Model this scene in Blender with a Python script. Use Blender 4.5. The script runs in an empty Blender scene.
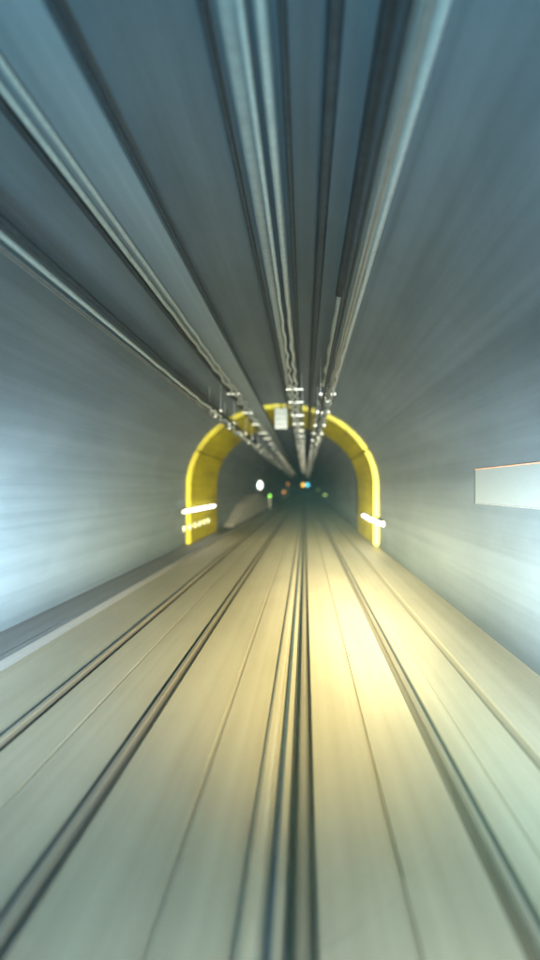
import bpy, bmesh, math, random
from mathutils import Vector, Matrix

random.seed(7)
S = bpy.context.scene
COL = S.collection
PI = math.pi
EYE = 2.90                       # camera height above the slab
HAZE = 0.00025
Y0, Y1 = -14.0, 460.0            # tunnel extent along the track


# ------------------------------------------------------------------ helpers
def off(y):
    """sideways drift of the whole tunnel where it bends far ahead"""
    return 0.0 if y < 240 else (y - 240) ** 2 / (2 * 1500.0)


def smooth(a, b, x):
    t = max(0.0, min(1.0, (x - a) / (b - a)))
    return t * t * (3 - 2 * t)


def yl(a, b, near=4.0, far=12.0):
    out, y = [], a
    while y < b - 1e-6:
        out.append(y)
        y += near if y < 60 else far
    out.append(b)
    return out


def sweep(bm, sec, ys, shift=None, cap=True, bend=True, closed=True):
    rows = []
    for y in ys:
        dx, dz = shift(y) if shift else (0, 0)
        if bend:
            dx += off(y)
        rows.append([bm.verts.new((p[0] + dx, y, p[1] + dz)) for p in sec])
    n = len(sec)
    for a, b in zip(rows, rows[1:]):
        for i in range(n if closed else n - 1):
            j = (i + 1) % n
            bm.faces.new((a[i], a[j], b[j], b[i]))
    if cap and closed:
        bm.faces.new(rows[0])
        bm.faces.new(list(reversed(rows[-1])))
    return bm


def circ(x, z, r, n=12, sx=1.0, sz=1.0):
    return [(x + r * sx * math.cos(2 * PI * k / n), z + r * sz * math.sin(2 * PI * k / n)) for k in range(n)]


def box(bm, x0, x1, y0, y1, z0, z1, bev=0.0):
    t = bmesh.new()
    bmesh.ops.create_cube(t, size=1)
    for v in t.verts:
        v.co = Vector(((x0 + x1) / 2 + v.co.x * (x1 - x0), (y0 + y1) / 2 + v.co.y * (y1 - y0), (z0 + z1) / 2 + v.co.z * (z1 - z0)))
    if bev:
        bmesh.ops.bevel(t, geom=t.edges[:], offset=bev, segments=2, affect='EDGES', profile=0.6)
    merge(bm, t)


def merge(bm, t):
    me = bpy.data.meshes.new('tmp')
    t.to_mesh(me)
    t.free()
    bm.from_mesh(me)
    bpy.data.meshes.remove(me)


def lathe(bm, c, axis, prof, n=16):
    """prof: list of (distance along axis, radius); solid of revolution"""
    ax = Vector(axis).normalized()
    u = ax.orthogonal().normalized()
    w = ax.cross(u)
    rings = []
    for d, r in prof:
        p = Vector(c) + ax * d
        rings.append([bm.verts.new(p + (u * math.cos(2 * PI * k / n) + w * math.sin(2 * PI * k / n)) * max(r, 1e-4)) for k in range(n)])
    for a, b in zip(rings, rings[1:]):
        for k in range(n):
            bm.faces.new((a[k], a[(k + 1) % n], b[(k + 1) % n], b[k]))
    bm.faces.new(list(reversed(rings[0])))
    bm.faces.new(rings[-1])


def link(name, bm, m, parent=None, base=(0, 0, 0), smoothed=False):
    """one mesh object from a bmesh laid out in the parent's (or world) coordinates"""
    b = Vector(base)
    for v in bm.verts:
        v.co -= b
    bmesh.ops.recalc_face_normals(bm, faces=bm.faces[:])
    me = bpy.data.meshes.new(name)
    bm.to_mesh(me)
    bm.free()
    if smoothed:
        for p in me.polygons:
            p.use_smooth = True
    me.materials.append(m)
    o = bpy.data.objects.new(name, me)
    COL.objects.link(o)
    o.location = b
    if parent:
        o.parent = parent
    return o


def tag(o, label=None, cat=None, group=None, kind=None):
    if label:
        o['label'] = label
    if cat:
        o['category'] = cat
    if group:
        o['group'] = group
    if kind:
        o['kind'] = kind
    return o


def thing(name, loc, label, cat, group=None):
    o = bpy.data.objects.new(name, None)
    COL.objects.link(o)
    o.location = loc
    o.empty_display_size = 0.2
    return tag(o, label, cat, group)


def dup(root, loc, label=None):
    r = root.copy()
    COL.objects.link(r)
    r.location = loc
    if label:
        r['label'] = label
    for ch in list(root.children):
        c = ch.copy()
        COL.objects.link(c)
        c.parent = r
        for g in list(ch.children):
            d = g.copy()
            COL.objects.link(d)
            d.parent = c
    return r


# ---------------------------------------------------------------- materials
def principled(name):
    m = bpy.data.materials.new(name)
    m.use_nodes = True
    nt = m.node_tree
    return m, nt, nt.nodes['Principled BSDF']


def plain(name, c, rough=0.5, metal=0.0, var=0.15, scale=9.0):
    m, nt, p = principled(name)
    p.inputs['Roughness'].default_value = rough
    p.inputs['Metallic'].default_value = metal
    tc = nt.nodes.new('ShaderNodeTexCoord')
    n = nt.nodes.new('ShaderNodeTexNoise')
    n.inputs['Scale'].default_value = scale
    n.inputs['Detail'].default_value = 4
    r = nt.nodes.new('ShaderNodeValToRGB')
    r.color_ramp.elements[0].position = 0.3
    r.color_ramp.elements[1].position = 0.7
    r.color_ramp.elements[0].color = (*[v * (1 - var) for v in c], 1)
    r.color_ramp.elements[1].color = (*[min(1, v * (1 + var)) for v in c], 1)
    nt.links.new(tc.outputs['Object'], n.inputs['Vector'])
    nt.links.new(n.outputs['Fac'], r.inputs['Fac'])
    nt.links.new(r.outputs['Color'], p.inputs['Base Color'])
    return m


def streaked(name, dark, light, rough=0.7, across=1.3, along=0.02, fine=5.0, contrast=(0.36, 0.66), bump=0.15, spec=0.4):
    """concrete whose grime and trowel marks run along the tunnel"""
    m, nt, p = principled(name)
    L = nt.links.new
    p.inputs['Roughness'].default_value = rough
    p.inputs['Specular IOR Level'].default_value = spec
    tc = nt.nodes.new('ShaderNodeTexCoord')

    def noise(sx, sy, sz, detail, rgh=0.55, dist=0.0):
        mp = nt.nodes.new('ShaderNodeMapping')
        mp.inputs['Scale'].default_value = (sx, sy, sz)
        n = nt.nodes.new('ShaderNodeTexNoise')
        n.inputs['Scale'].default_value = 1
        n.inputs['Detail'].default_value = detail
        n.inputs['Roughness'].default_value = rgh
        n.inputs['Distortion'].default_value = dist
        L(tc.outputs['Object'], mp.inputs['Vector'])
        L(mp.outputs['Vector'], n.inputs['Vector'])
        return n.outputs['Fac']

    a = noise(across, along, across, 5, 0.6)
    b = noise(across * fine, along * 1.6, across * fine, 4, 0.6)
    c = noise(0.9, 0.22, 0.9, 5, 0.65, 0.3)          # big blotches of soot and damp
    d = noise(40, 18, 40, 3)                          # grain

    def mix(f, x, y):
        k = nt.nodes.new('ShaderNodeMix')
        k.data_type = 'FLOAT'
        k.inputs[0].default_value = f
        L(x, k.inputs[2])
        L(y, k.inputs[3])
        return k.outputs[0]
    f = mix(0.35, mix(0.4, a, b), c)
    f = mix(0.10, f, d)
    r = nt.nodes.new('ShaderNodeValToRGB')
    r.color_ramp.elements[0].position, r.color_ramp.elements[1].position = contrast
    r.color_ramp.elements[0].color = (*dark, 1)
    r.color_ramp.elements[1].color = (*light, 1)
    L(f, r.inputs['Fac'])
    L(r.outputs['Color'], p.inputs['Base Color'])
    bp = nt.nodes.new('ShaderNodeBump')
    bp.inputs['Strength'].default_value = bump
    bp.inputs['Distance'].default_value = 0.02
    L(mix(0.3, b, d), bp.inputs['Height'])
    L(bp.outputs['Normal'], p.inputs['Normal'])
    return m


def glow(name, c, strength):
    m, nt, p = principled(name)
    p.inputs['Base Color'].default_value = (*[0.6 * v + 0.1 for v in c], 1)
    p.inputs['Emission Color'].default_value = (*c, 1)
    p.inputs['Emission Strength'].default_value = strength
    return m


M_LINING = streaked('lining_concrete', (0.085, 0.115, 0.135), (0.175, 0.22, 0.25), 0.75, contrast=(0.34, 0.68))
M_SLAB = streaked('slab_concrete', (0.215, 0.195, 0.135), (0.325, 0.30, 0.22), 0.55, across=1.6, along=0.010, fine=4, contrast=(0.38, 0.64))
M_WALK = streaked('walkway_concrete', (0.11, 0.115, 0.115), (0.18, 0.185, 0.185), 0.7, across=2, along=0.02)
M_RUBBER = plain('pocket_rubber', (0.03, 0.03, 0.026), 0.8)
M_RAIL = streaked('rail_steel', (0.24, 0.20, 0.14), (0.38, 0.34, 0.26), 0.35, across=14, along=0.03, bump=0.05)
M_RAIL.node_tree.nodes['Principled BSDF'].inputs['Metallic'].default_value = 0.6
M_YELLOW = streaked('yellow_paint', (0.21, 0.18, 0.010), (0.54, 0.48, 0.010), 0.5, across=1.1, along=0.12)
M_JOINT = plain('joint_seal', (0.05, 0.045, 0.02), 0.8)
M_ALU = plain('aluminium', (0.20, 0.25, 0.27), 0.42, 0.35, 0.12)
M_COPPER = plain('contact_copper', (0.22, 0.17, 0.13), 0.4, 0.6)
M_GALV = plain('galvanised_steel', (0.45, 0.48, 0.49), 0.5, 0.4, 0.2)
M_TRAY = streaked('tray_steel', (0.17, 0.22, 0.25), (0.26, 0.32, 0.35), 0.5, across=5, along=0.03)
M_WHITE = plain('white_enamel', (0.80, 0.81, 0.78), 0.35, 0, 0.06)
M_PALE = plain('pale_pipe', (0.42, 0.46, 0.44), 0.45, 0, 0.12)
M_THICK = plain('thick_pipe', (0.28, 0.32, 0.32), 0.5, 0, 0.12)
M_BLUEPIPE = plain('blue_grey_pipe', (0.20, 0.27, 0.30), 0.5, 0, 0.12)
M_BLACK = plain('black_cable', (0.025, 0.04, 0.05), 0.6, 0, 0.3)
M_DARK = plain('dark_paint', (0.03, 0.034, 0.036), 0.5)
M_ORANGE = plain('orange_edge', (0.85, 0.50, 0.34), 0.5, 0, 0.1)
M_BOARD = plain('board_enamel', (0.29, 0.34, 0.36), 0.5, 0, 0.03)
M_DIM = plain('grey_enamel', (0.24, 0.26, 0.25), 0.6, 0, 0.15)  # even mid-grey enamel for the crown sign plate
M_GREYBAR = plain('grey_bar', (0.10, 0.11, 0.115), 0.5)
M_BARRIER = streaked('barrier_concrete', (0.24, 0.245, 0.24), (0.36, 0.37, 0.36), 0.7, across=1.5, along=0.1)
M_LAMP = glow('lamp_white', (1.0, 0.97, 0.95), 9)
M_LAMPSOFT = glow('lamp_cool', (0.80, 1.0, 0.97), 6)
M_GUIDE = glow('guide_light', (0.85, 1.0, 0.35), 1.3)
M_GREEN = glow('lens_green', (0.22, 0.85, 0.05), 4)
M_DIMGREEN = glow('lens_dim_green', (0.20, 0.45, 0.04), 1.6)
M_AMBER = glow('lens_amber', (1.0, 0.30, 0.04), 1.3)
M_YELLENS = glow('lens_yellow', (1.0, 0.52, 0.05), 3.5)
M_CYAN = glow('lens_cyan', (0.10, 0.72, 0.95), 3)

# ------------------------------------------------------- tunnel cross-section
CX, HW, SPR, RISE = -1.14, 4.69, 3.0, 4.02


def profile(inset=0.0, base=0.0, n=48):
    """horseshoe from left base over the crown to right base"""
    a, b = HW - inset, RISE - inset
    pts = [(CX - a, base), (CX - a, 1.2), (CX - a, 2.2)]
    for k in range(n + 1):
        t = PI - PI * k / n
        pts.append((CX + a * math.cos(t), SPR + b * math.sin(t)))
    pts += [(CX + a, 2.2), (CX + a, 1.2), (CX + a, base)]
    return pts


def vault_z(x):
    return SPR + RISE * math.sqrt(max(0.0, 1 - ((x - CX) / HW) ** 2))


bm = bmesh.new()
inn = profile(0.0, -0.3)
outp = profile(-0.5, -0.3)
sweep(bm, inn + list(reversed(outp)), yl(Y0, Y1))
o = link('tunnel_lining', bm, M_LINING, smoothed=False)
for p in o.data.polygons:
    p.use_smooth = abs(p.normal.y) < 0.5 and p.area > 0
tag(o, 'grey concrete tunnel lining arched over the two tracks', 'tunnel')

# --------------------------------------------------------------- track slab
RAILS = [-3.46, -1.97, -0.03, 1.475]
HALF = 0.115


def slab_section():
    pts = [(-4.80, 0.0)]
    feats = [(r, HALF, 0.13) for r in RAILS] + [(-2.75, 0.018, 0.03), (0.71, 0.022, 0.04), (-1.01, 0.03, 0.02), (1.84, 0.014, 0.02)]
    for x, h, d in sorted(feats):
        pts += [(x - h, 0.0), (x - h + 0.004, -d), (x + h - 0.004, -d), (x + h, 0.0)]
    pts += [(2.40, 0.0), (2.40, -0.5), (-4.80, -0.5)]
    return pts


bm = bmesh.new()
sweep(bm, slab_section(), yl(Y0, Y1))
tag(link('track_bed', bm, M_SLAB), kind='structure')

bm = bmesh.new()      # raised side walks with a kerb edge
sweep(bm, [(-4.80, -0.4), (-4.80, 0.10), (-4.84, 0.145), (-4.98, 0.15), (-5.00, 0.135), (-5.83, 0.14), (-5.83, -0.4)], yl(Y0, Y1))
tag(link('walkway', bm, M_WALK), kind='structure')
bm = bmesh.new()
sweep(bm, [(2.48, -0.4), (2.48, 0.04), (2.50, 0.06), (3.10, 0.06), (3.12, 0.045), (3.55, 0.05), (3.55, -0.4)], yl(Y0, Y1))
tag(link('walkway', bm, M_SLAB), kind='structure')
bm = bmesh.new()      # bottom of the narrow gap at the right-hand walk
sweep(bm, [(2.40, -0.45), (2.40, -0.16), (2.48, -0.16), (2.48, -0.45)], yl(Y0, Y1))
tag(link('drain_channel', bm, M_RUBBER), kind='structure')

# ------------------------------------------------------------------- rails
HEAD = [(-0.036, 0.035), (-0.030, 0.052), (-0.015, 0.058), (0.015, 0.058), (0.030, 0.052), (0.036, 0.035), (0.034, 0.012), (0.009, 0.0),
        (0.009, -0.085), (0.07, -0.105), (0.07, -0.122), (-0.07, -0.122), (-0.07, -0.105), (-0.009, -0.085), (-0.009, 0.0), (-0.034, 0.012)]
RL = ['outermost steel rail of the left track, beside the raised left walkway',
      'inner steel rail of the left track, nearest the middle of the tunnel',
      'steel rail running straight up the middle of the picture, beside the floor conduit',
      'rightmost steel rail, light brown, beside the low walkway on the right']
for x, lab in zip(RAILS, RL):
    root = thing('rail', (x, Y0, 0), lab, 'rail')
    bm = bmesh.new()
    sweep(bm, [(x + a, b) for a, b in HEAD], yl(Y0, Y1))
    o = link('rail_head', bm, M_RAIL, base=(x, Y0, 0)); o.parent = root; o.location = (0, 0, 0)
    bm = bmesh.new()
    for s in (-1, 1):
        sweep(bm, [(x + s * 0.109, -0.126), (x + s * 0.109, -0.02), (x + s * 0.10, -0.012), (x + s * 0.085, -0.095), (x + s * 0.085, -0.126)], yl(Y0, Y1))
    o = link('rubber_jacket', bm, M_RUBBER, base=(x, Y0, 0)); o.parent = root; o.location = (0, 0, 0)


# ------------------------------------------------------ lines under the vault
def wob(amp, per, ph, a=9, b=34):
    def f(y):
        k = amp * smooth(a, b, y)
        return (k * (math.sin(2 * PI * y / per + ph) + 0.45 * math.sin(2 * PI * y / (per * 0.57) + 2.1 * ph)),
                0.7 * k * math.cos(2 * PI * y / (per * 1.13) + 1.7 * ph))
    return f


def ydense(a, b):
    out, y = [], a
    while y < b:
        out.append(y)
        y += 4.0 if y < 6 else (0.4 if y < 80 else (1.0 if y < 140 else 8))
    out.append(b)
    return out


def line(name, sec, m, label, cat, x, z, a=Y0, b=330.0, w=None, smoothed=True):
    bm = bmesh.new()
    sweep(bm, sec, ydense(a, b) if w else yl(a, b), w)
    o = link(name, bm, m, base=(x, a, z), smoothed=smoothed)
    return tag(o, label, cat)


def conductor(x, z, label, ph):
    w = wob(0.085, 2.3, ph)
    root = thing('conductor_rail', (x, Y0, z), label, 'conductor rail')
    bm = bmesh.new()    # aluminium box profile with a slot below
    sec = [(-.065, .06), (-.065, .045), (-.018, .04), (-.03, -.03), (-.05, -.045), (-.05, -.07), (-.014, -.07), (-.014, -.02),
           (.014, -.02), (.014, -.07), (.05, -.07), (.05, -.045), (.03, -.03), (.018, .04), (.065, .045), (.065, .06)]
    sweep(bm, [(x + .8 * a, z + b) for a, b in sec], ydense(Y0, 330), w)
    o = link('profile', bm, M_ALU, base=(x, Y0, z)); o.parent = root; o.location = (0, 0, 0)
    bm = bmesh.new()
    sweep(bm, circ(x, z - .074, .012, 8), ydense(Y0, 330), w)
    o = link('contact_wire', bm, M_COPPER, base=(x, Y0, z), smoothed=True); o.parent = root; o.location = (0, 0, 0)


conductor(-3.21, 5.50, 'aluminium overhead conductor rail over the left track, with a black feeder beside it', 0.4)
conductor(0.67, 5.55, 'aluminium overhead conductor rail over the right track, twin bright edges', 1.9)
line('feeder_cable', circ(-3.36, 5.58, .05), M_BLACK, 'black feeder cable just left of the conductor rail over the left track', 'cable', -3.36, 5.58, w=wob(.03, 2.9, 1.1))
line('feeder_cable', circ(-3.04, 5.60, .045), M_BLACK, 'black feeder cable just right of the conductor rail over the left track', 'cable', -3.04, 5.60, w=wob(.03, 3.1, 2.3))
line('feeder_cable', circ(0.56, 5.64, .04), M_BLACK, 'black feeder cable hugging the left side of the right conductor rail', 'cable', 0.56, 5.64, w=wob(.03, 2.7, .3))
line('pale_pipe', circ(-0.58, 6.50, .078, 16), M_THICK, 'thick pale pipe hung under the crown, brightest of the overhead pipes', 'pipe', -0.58, 6.50, w=wob(.05, 3.2, .8, 16, 34))
line('slim_pipe', circ(-0.33, 6.48, .045), M_PALE, 'slim pale pipe between the thick pale pipe and the black crown cable', 'pipe', -0.33, 6.48, w=wob(.09, 2.2, 2.6))
line('blue_pipe', circ(-0.33, 6.62, .06), M_BLUEPIPE, 'blue grey pipe close to the vault right of the thick pale pipe', 'pipe', -0.33, 6.62)
line('black_cable', circ(-0.78, 6.58, .035), M_BLACK, 'black cable along the left flank of the thick pale pipe', 'cable', -0.78, 6.58)
line('black_cable', circ(-0.17, 6.50, .035), M_BLACK, 'black cable under the crown right of the slim pale pipe', 'cable', -0.17, 6.50)
line('black_duct', circ(0.24, 6.60, .07, 14), M_BLACK, 'broad black duct under the vault midway between thick pale pipe and right conductor rail', 'duct', 0.24, 6.60)
line('black_duct', circ(0.63, 6.42, .075, 14), M_BLACK, 'black duct above the right conductor rail that ends where a pale pipe takes over', 'duct', 0.63, 6.42, b=11.6)
line('pale_conduit', circ(0.64, 6.40, .055), M_PALE, 'pale conduit above the right conductor rail, starting behind the end of a black duct', 'conduit', 0.64, 6.40, a=11.6, w=wob(.085, 2.5, 1.2))
line('wall_conduit', circ(1.02, 6.36, .025), M_GALV, 'thin grey conduit right of the right conductor rail', 'conduit', 1.02, 6.36)

line('glint_strand', circ(-0.46, 6.33, .03), M_PALE, 'thin pale strand added as a wavy white glint just below the thick pale pipe', 'cable', -0.46, 6.33, w=wob(.12, 1.9, 3.3))  # this and the next strands are added to imitate white glints overhead
line('glint_strand', circ(0.80, 5.70, .025), M_PALE, 'thin pale strand added as a wavy white glint along the right flank of the right conductor rail', 'cable', 0.80, 5.70, w=wob(.11, 2.1, 1.5))
line('glint_strand', circ(-3.02, 5.42, .03), M_PALE, 'thin pale strand added as a wavy white glint along the lower right flank of the left conductor rail', 'cable', -3.02, 5.42, w=wob(.11, 2.2, .9))
line('glint_strand', circ(-2.42, 6.30, .03), M_PALE, 'thin pale strand added as a wavy white glint under the middle of the wide cable tray', 'cable', -2.42, 6.30, w=wob(.11, 2.0, 2.2))

# cable tray with its pale edge pipe
tr = thing('cable_tray', (-2.3, Y0, 6.45), 'wide pale steel cable tray under the left side of the vault', 'cable tray')
bm = bmesh.new()
sweep(bm, [(-2.66, 6.42), (-2.66, 6.52), (-2.64, 6.52), (-2.64, 6.44), (-1.92, 6.44), (-1.92, 6.52), (-1.90, 6.52), (-1.90, 6.42)], yl(Y0, 330))
o = link('tray_channel', bm, M_TRAY, base=(-2.3, Y0, 6.45)); o.parent = tr; o.location = (0, 0, 0)
line('edge_pipe', circ(-2.62, 6.36, .038), M_PALE, 'pale pipe under the left edge of the wide cable tray', 'pipe', -2.62, 6.36, w=wob(.08, 2.4, .2, 8, 30))
line('edge_shade', circ(-2.76, 6.40, .045), M_BLACK, 'black strip standing in for the shade along the left edge of the wide cable tray', 'cable', -2.76, 6.40, w=wob(.05, 2.6, 1.4))  # dark strip drawn in for the tray's shade on this side
line('edge_shade', circ(-1.84, 6.46, .03), M_BLACK, 'black strip standing in for the shade along the right edge of the wide cable tray', 'cable', -1.84, 6.46)  # shade at the tray's right edge, built as a thin black strip


# hangers: drop rods, crossbar and ribbed insulator
def hanger(name, x, z, width, label, group, cat, ins=True, bar_h=0.07):
    root = thing(name, (x, 0, z), label, cat, group)
    for s in (-1, 1):
        xx = x + s * (width / 2 - 0.05)
        b = bmesh.new()
        lathe(b, (s * (width / 2 - 0.05), 0, bar_h), (0, 0, 1), [(0, .009), (vault_z(xx) - z - bar_h + .05, .009)], 8)
        link('drop_rod', b, M_GALV, root, smoothed=False)
    b = bmesh.new()
    box(b, -width / 2, width / 2, -.03, .03, .02, .02 + bar_h, .008)
    link('crossbar', b, M_WHITE, root)
    if ins:
        b = bmesh.new()
        prof = [(0, .03)]
        for k in range(4):
            d = .02 + .05 * k
            prof += [(d, .035), (d + .012, .075), (d + .026, .075), (d + .038, .035)]
        prof += [(.23, .03)]
        lathe(b, (0, 0, .02), (0, 0, -1), [(-p[0] + .02 + .19, p[1]) for p in reversed(prof)], 14)
        link('insulator', b, M_WHITE, root, smoothed=False)
    return root


def row(proto, x, z, ys):
    for i, y in enumerate(ys):
        loc = (x + off(y), y, z)
        if i == 0:
            proto.location = loc
        else:
            dup(proto, loc)


yA = [23 + 4.6 * k + random.uniform(-.7, .7) for k in range(30)]
yB = [19 + 4.9 * k + random.uniform(-.7, .7) for k in range(30)]
yC = [22 + 4.2 * k + random.uniform(-.7, .7) for k in range(30)]
yT = [23 + 5.4 * k + random.uniform(-.8, .8) for k in range(26)]
row(hanger('conductor_hanger', -3.21, 5.60, .50, 'white hanger with ribbed insulator carrying the conductor rail over the left track', 'hangers of the left conductor rail', 'hanger'), -3.21, 5.60, yA)
row(hanger('conductor_hanger', .67, 5.65, .50, 'white hanger with ribbed insulator carrying the conductor rail over the right track', 'hangers of the right conductor rail', 'hanger'), .67, 5.65, yB)
row(hanger('pipe_hanger', -.36, 6.32, .60, 'white trapeze hanger under the crown pipes', 'hangers of the crown pipes', 'hanger', False, .06), -.36, 6.32, yC)
row(hanger('tray_hanger', -2.6, 6.26, .46, 'white trapeze hanger under the left edge of the wide cable tray', 'hangers of the cable tray', 'hanger', False, .06), -2.6, 6.26, yT)

# ------------------------------------------------------------ yellow arch
YA0, YA1, TH = 31.1, 40.5, 0.24
arch = thing('yellow_arch', (CX, YA0, 0), 'yellow painted arch ring standing proud of the lining across both tracks', 'arch')
po, pi_ = profile(-0.03, 0.10), profile(TH, 0.10)
cuts = [0, 10, 21, 27, 33, 44, len(po) - 1]
for a, b in zip(cuts, cuts[1:]):
    bm = bmesh.new()
    sec_o = [Vector(p) for p in po[a:b + 1]]
    sec_i = [Vector(p) for p in pi_[a:b + 1]]
    g = 0.012
    d = (sec_i[1] - sec_i[0]).normalized() * g
    e = (sec_i[-2] - sec_i[-1]).normalized() * g
    sec_o[0] += d; sec_i[0] += d; sec_o[-1] += e; sec_i[-1] += e
    sec = [tuple(p) for p in sec_o] + [tuple(p) for p in reversed(sec_i)]
    sweep(bm, sec, [YA0, YA1])
    bmesh.ops.recalc_face_normals(bm, faces=bm.faces[:])
    ed = [x for x in bm.edges if x.calc_face_angle(0) > 0.9]
    bmesh.ops.bevel(bm, geom=ed, offset=.07, segments=3, affect='EDGES')
    o = link('ring_segment', bm, M_YELLOW, base=(CX, YA0, 0)); o.parent = arch; o.location = (0, 0, 0)

# crown sign with grey bars on the arch
sg = thing('crown_sign', (-1.16, 30.9, 6.25), 'small white slatted sign panel hung at the crown of the yellow arch', 'sign')
bm = bmesh.new()
box(bm, -.30, .30, -.02, .02, -.50, .50, .01)
link('sign_plate', bm, M_DIM, sg)
for k in range(3):
    bm = bmesh.new()
    box(bm, -.27, .27, -.034, -.021, -.28 + .26 * k - .02, -.28 + .26 * k + .02)
    link('grey_bar', bm, M_GREYBAR, sg)
for s in (-.22, .22):
    bm = bmesh.new()
    lathe(bm, (s, 0, .49), (0, 0, 1), [(0, .015), (.26, .015)], 8)
    link('hanger_rod', bm, M_GALV, sg)


# lamps on the arch walls, their light streaks built as rows of tubes
def streak_lamp(x, z, y0, y1, side, label, dz=0.0):
    root = thing('streak_lamp', (x, y0, z), label, 'lamp')
    L_ = y1 - y0
    bm = bmesh.new()
    box(bm, *(sorted((side * .05, side * .16))), 0, L_, -.09, .09, .015)
    link('housing', bm, M_GALV, root)
    n = 4
    for k in range(n):
        a, b = L_ * k / n + .06, L_ * (k + 1) / n - .06
        bm = bmesh.new()
        lathe(bm, (0, a, random.uniform(-.04, .04)), (0, 1, 0), [(0, .035), (.03, .065), (b - a - .03, .065), (b - a, .035)], 12)
        link('tube', bm, M_LAMP, root, smoothed=False)
    return root


streak_lamp(-5.46, 1.80, 29.0, 38.5, -1, 'long white lamp on the left leg of the yellow arch, its light streak built as tubes')
streak_lamp(3.10, 1.42, 26.6, 34.5, 1, 'white lamp on the right leg of the yellow arch, its light streak built as tubes')
root = thing('guide_strip', (-5.52, 29.0, 1.05), 'thin greenish guide light strip below the long lamp on the left arch leg', 'light strip')
bm = bmesh.new()
ys = [k * .35 for k in range(24)]
sweep(bm, circ(0, 0, .02, 8), ys, lambda y: (0, .05 * math.sin(y * 1.3) + .02 * math.sin(y * 3.1)), bend=False)
link('light_cord', bm, M_GUIDE, root)
for k in range(6):
    bm = bmesh.new()
    box(bm, -.10, .0, .3 + 1.45 * k - .03, .3 + 1.45 * k + .03, -.16, .1, .01)
    link('cord_clip', bm, M_GALV, root)

# ------------------------------------------------------------- right wall board
bd = thing('wall_board', (3.53, 6.6, 2.90), 'long blank white board with an orange upper edge on the right wall', 'board')
bm = bmesh.new()
box(bm, -.008, .008, 0, 6.9, -.30, .37, .003)
link('board_panel', bm, M_BOARD, bd)
bm = bmesh.new()
box(bm, -.012, .008, -.02, 6.92, .372, .395, .005)
link('upper_edge', bm, M_ORANGE, bd)
bm = bmesh.new()
box(bm, -.011, .008, -.02, 6.92, -.322, -.302, .005)
link('lower_edge', bm, M_GALV, bd)

# floor conduit
fc = thing('floor_conduit', (-.38, Y0, 0), 'low pale conduit clipped to the slab left of the middle rail', 'conduit')
bm = bmesh.new()
sweep(bm, [(-.445, .002), (-.44, .045), (-.41, .065), (-.35, .065), (-.32, .045), (-.315, .002)], yl(Y0, 330))
o = link('conduit_cover', bm, M_SLAB, base=(-.38, Y0, 0)); o.parent = fc; o.location = (0, 0, 0)
line('floor_cable', circ(-.235, .028, .026, 10), M_BLACK, 'thin black cable on the slab between the low conduit and the middle rail', 'cable', -.235, .028)

# ---------------------------------------------------------- things farther on
bm = bmesh.new()      # peaked retaining wall along the left walk, beyond the arch
prof = [(45, .14), (46, .35), (54, 1.55), (62, 2.25), (68, 2.45), (76, 2.15), (90, 1.5), (90, .14)]
va = [bm.verts.new((-5.80, y, z)) for y, z in prof]
vb = [bm.verts.new((-5.05, y, z)) for y, z in prof]
bm.faces.new(va)
bm.faces.new(list(reversed(vb)))
for i in range(len(prof)):
    j = (i + 1) % len(prof)
    bm.faces.new((va[i], vb[i], vb[j], va[j]))
bmesh.ops.recalc_face_normals(bm, faces=bm.faces[:])
bmesh.ops.bevel(bm, geom=bm.edges[:], offset=.06, segments=2, affect='EDGES')
tag(link('concrete_barrier', bm, M_BARRIER, base=(-5.45, 46, .14)), 'pale peaked concrete barrier against the left wall beyond the yellow arch', 'barrier')

wl = thing('wall_lamp', (-5.55, 79, 3.25), 'oval white lamp on the left wall beyond the yellow arch', 'lamp')
bm = bmesh.new()
lathe(bm, (0, 0, 0), (0, -1, 0), [(0, .24), (.06, .24), (.10, .21), (.16, .14), (.19, .04)], 20)
for v in bm.verts:
    v.co.z *= 1.75
link('diffuser', bm, M_LAMPSOFT, wl, smoothed=True)
bm = bmesh.new()
lathe(bm, (0, .002, 0), (0, 1, 0), [(0, .33), (.08, .33), (.1, .28)], 20)
for v in bm.verts:
    v.co.z *= 1.7
link('backplate', bm, M_GALV, wl)
bm = bmesh.new()
box(bm, -.28, -.02, .03, .09, -.05, .05)
link('bracket', bm, M_GALV, wl)


def signal(x, y, z, r, lens, label, base_z=0.14):
    root = thing('track_signal', (x, y, base_z), label, 'signal')
    h = z - base_z
    bm = bmesh.new()
    lathe(bm, (0, .12, 0), (0, 0, 1), [(0, .13), (.04, .13), (.05, .05), (h - r, .05)], 10)
    link('post', bm, M_GALV, root)
    bm = bmesh.new()
    box(bm, -r * 1.5, r * 1.5, .02, .2, h - r * 1.7, h + r * 1.9, .04)
    link('signal_head', bm, M_DARK, root)
    bm = bmesh.new()
    lathe(bm, (0, .018, h), (0, -1, 0), [(0, r), (.03, r * .9), (.06, r * .5), (.07, .01)], 18)
    link('lens', bm, lens, root, smoothed=True)
    bm = bmesh.new()
    t = bmesh.new()
    for k in range(13):
        a = -.15 * PI + 1.3 * PI * k / 12
        for yy, rr in ((.015, r * 1.12), (-.28, r * 1.12)):
            t.verts.new((rr * math.cos(a), yy, h + rr * math.sin(a)))
    t.verts.ensure_lookup_table()
    for k in range(12):
        t.faces.new((t.verts[2 * k], t.verts[2 * k + 2], t.verts[2 * k + 3], t.verts[2 * k + 1]))
    bmesh.ops.solidify(t, geom=t.faces[:], thickness=.015)
    merge(bm, t)
    link('hood', bm, M_DARK, root)
    return root


signal(-4.95, 90, 1.78, .15, M_GREEN, 'post signal with a green light beside the left track')
signal(-5.0, 152, 1.95, .25, M_AMBER, 'low post signal with a dull orange light far down the left side')
signal(-5.0, 188, 4.07, .24, M_AMBER, 'taller farther post signal with a faint orange light on the left side')

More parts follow.
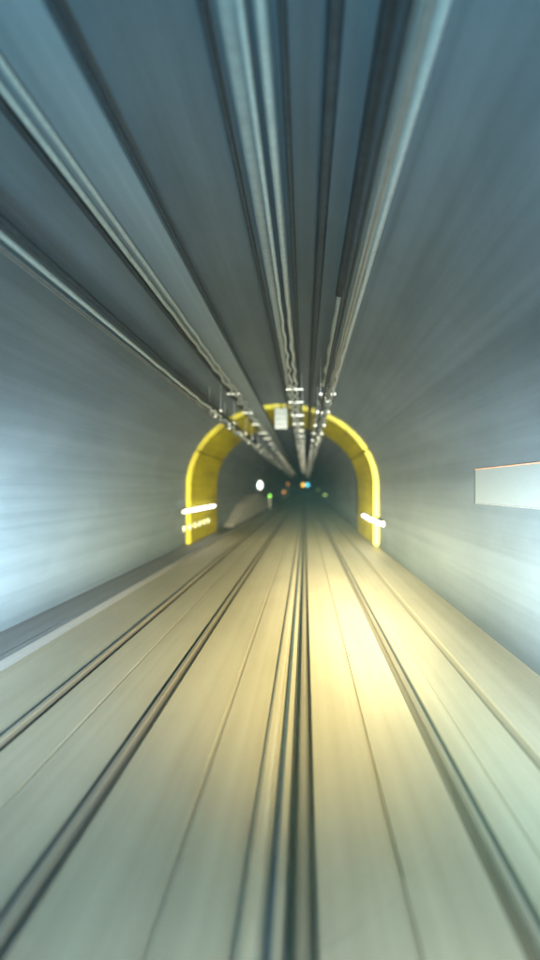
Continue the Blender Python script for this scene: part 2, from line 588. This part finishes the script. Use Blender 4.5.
gs = thing('roof_signal', (off(250) + .1, 250, 4.1), 'hanging signal with a yellow and a cyan light side by side, deep in the tunnel', 'signal')
bm = bmesh.new()
box(bm, -1.7, 1.7, .03, .3, -.85, .85, .06)
link('backboard', bm, M_DARK, gs)
for s, m in ((-.84, M_YELLENS), (.84, M_CYAN)):
    bm = bmesh.new()
    lathe(bm, (s, .028, 0), (0, -1, 0), [(0, .58), (.06, .54), (.12, .30), (.14, .02)], 22)
    link('lens', bm, m, gs, smoothed=True)
for s in (-1.2, 1.2):
    bm = bmesh.new()
    lathe(bm, (s, .16, .84), (0, 0, 1), [(0, .05), (2.0, .05)], 8)
    link('hanger_rod', bm, M_GALV, gs)


def marker(x, y, z, label):
    root = thing('marker_lamp', (x, y, z), label, 'lamp')
    bm = bmesh.new()
    box(bm, -.30, .30, .0, .12, -.17, .17, .03)
    link('casing', bm, M_DARK, root)
    bm = bmesh.new()
    box(bm, -.22, .22, -.03, -.002, -.07, .07, .02)
    link('lens', bm, M_DIMGREEN, root)
    bm = bmesh.new()
    box(bm, .301, 3.60 - x, .03, .09, -.04, .04)
    link('arm', bm, M_GALV, root)


marker(3.22, 104, 1.78, 'small dim green marker lamp on the right wall, the nearer and lower of two')
marker(3.22, 160, 2.42, 'small dim green marker lamp on the right wall, the farther and higher of two')

# -------------------------------------------------------------------- lights
w = bpy.data.worlds.new('World')
S.world = w
w.use_nodes = True
nt = w.node_tree
sky = nt.nodes.new('ShaderNodeTexSky')
sky.sky_type = 'NISHITA'
sky.sun_disc = False
sky.sun_elevation = math.radians(4)
sky.sun_rotation = math.radians(180)
bg = nt.nodes['Background']
bg.inputs['Strength'].default_value = 0.004
nt.links.new(sky.outputs['Color'], bg.inputs['Color'])


def beam(name, loc, az, el, power, color, sx, sy, size=.06):
    """a reflector lamp: az degrees right of straight ahead, el degrees up,
    bell-shaped beam with spreads sx, sy (tangent of the angle)"""
    fwd = Vector((math.sin(math.radians(az)), math.cos(math.radians(az)), math.tan(math.radians(el)))).normalized()
    right = fwd.cross(Vector((0, 0, 1))).normalized()
    up = right.cross(fwd)
    d = bpy.data.lights.new(name, 'SPOT')
    d.energy = power
    d.color = color
    d.spot_size = math.radians(min(150, 2 * math.degrees(math.atan(4.5 * max(sx, sy)))))
    d.spot_blend = 1.0
    d.shadow_soft_size = size
    d.use_nodes = True
    nt = d.node_tree
    N, L = nt.nodes, nt.links.new
    em = N['Emission']
    g = N.new('ShaderNodeNewGeometry')

    def dot(v):
        k = N.new('ShaderNodeVectorMath'); k.operation = 'DOT_PRODUCT'
        k.inputs[1].default_value = v
        L(g.outputs['Incoming'], k.inputs[0])
        return k.outputs['Value']

    def m(op, x, y):
        k = N.new('ShaderNodeMath'); k.operation = op
        for i, q in enumerate((x, y)):
            if isinstance(q, (int, float)):
                k.inputs[i].default_value = q
            else:
                L(q, k.inputs[i])
        return k.outputs[0]
    f = dot(fwd)
    u = m('DIVIDE', m('DIVIDE', dot(right), f), sx)
    v = m('DIVIDE', m('DIVIDE', dot(up), f), sy)
    e = m('MULTIPLY', m('ADD', m('MULTIPLY', u, u), m('MULTIPLY', v, v)), -0.5)
    L(m('EXPONENT', e, 0.0), em.inputs['Strength'])
    o = bpy.data.objects.new(name, d)
    COL.objects.link(o)
    o.location = loc
    o.rotation_euler = fwd.to_track_quat('-Z', 'Y').to_euler()
    return o


def spot(name, loc, target, power, color, angle, size=.25):
    d = bpy.data.lights.new(name, 'SPOT')
    d.energy = power
    d.color = color
    d.spot_size = math.radians(angle)
    d.spot_blend = 1.0
    d.shadow_soft_size = size
    o = bpy.data.objects.new(name, d)
    COL.objects.link(o)
    o.location = loc
    o.rotation_euler = (Vector(target) - Vector(loc)).to_track_quat('-Z', 'Y').to_euler()
    return o


TEAL = (0.27, 0.74, 1.0)
COOL = (0.80, 0.95, 1.0)
WARM = (1.0, 0.77, 0.32)
spot('fill_flood', (0.0, 0.6, 1.2), (-0.6, 8, 6.5), 1500, TEAL, 165)  # unseen wide teal fill, added to light the vault
spot('fill_flood', (0.7, 0.6, 1.5), (0.7, 7, 0.0), 1350, (1.0, 0.99, 0.93), 150)  # second added fill, for the floor close ahead
beam('side_beam', (-0.1, 0.6, 1.6), -30, 0.6, 66000, COOL, .28, .125)
beam('side_beam', (1.5, 0.6, 1.6), 14.5, 0.2, 60000, COOL, .21, .145)
beam('high_beam', (0.72, 0.6, 1.6), -1.5, 5.2, 85000, COOL, .08, .065)
beam('hanger_fill_beam', (0.72, 0.6, 1.6), -3, 11, 8000, COOL, .10, .09)  # extra beam added to brighten hangers and lines under the vault
beam('dipped_beam', (0.95, 0.6, 1.6), 0.3, -2.3, 760000, (1.0, .85, .52), .080, .060)
beam('dipped_beam', (0.5, 0.6, 1.6), -3, -1.3, 150000, (1.0, .80, .36), .20, .105)

# thin teal haze added to lift the blacks down the tunnel
bm = bmesh.new()
box(bm, -8, 30, Y0 - 2, Y1 + 2, -1.6, 8.2)
m = bpy.data.materials.new('teal_lift_haze')
m.use_nodes = True
nt = m.node_tree
nt.nodes.remove(nt.nodes['Principled BSDF'])
pv = nt.nodes.new('ShaderNodeVolumePrincipled')
pv.inputs['Color'].default_value = (0.35, 0.85, 1.0, 1)
pv.inputs['Density'].default_value = HAZE
nt.links.new(pv.outputs['Volume'], nt.nodes['Material Output'].inputs['Volume'])
tag(link('haze', bm, m), kind='stuff')

# -------------------------------------------------------------------- camera
cd = bpy.data.cameras.new('Camera')
cam = bpy.data.objects.new('Camera', cd)
COL.objects.link(cam)
cd.sensor_fit = 'VERTICAL'
cd.sensor_height = 36
F = 641.0
cd.lens = F * 36 / 960
cam.location = (0, 0, EYE)
yaw = math.atan(35 / F)
pitch = math.atan(8 / F)
cam.rotation_euler = (PI / 2 + pitch, 0, yaw)
cd.clip_start = 0.05
cd.clip_end = 1500
cd.dof.use_dof = True
cd.dof.focus_distance = 11
cd.dof.aperture_fstop = 24.0 / 1000 / 0.095
S.camera = cam

S.render.engine = 'CYCLES'
S.cycles.use_denoising = True
S.cycles.max_bounces = 8
S.cycles.diffuse_bounces = 5
S.cycles.sample_clamp_indirect = 5
S.view_settings.view_transform = 'Standard'
S.view_settings.look = 'None'
S.view_settings.exposure = 0
S.view_settings.gamma = 1
S.view_settings.use_curve_mapping = False
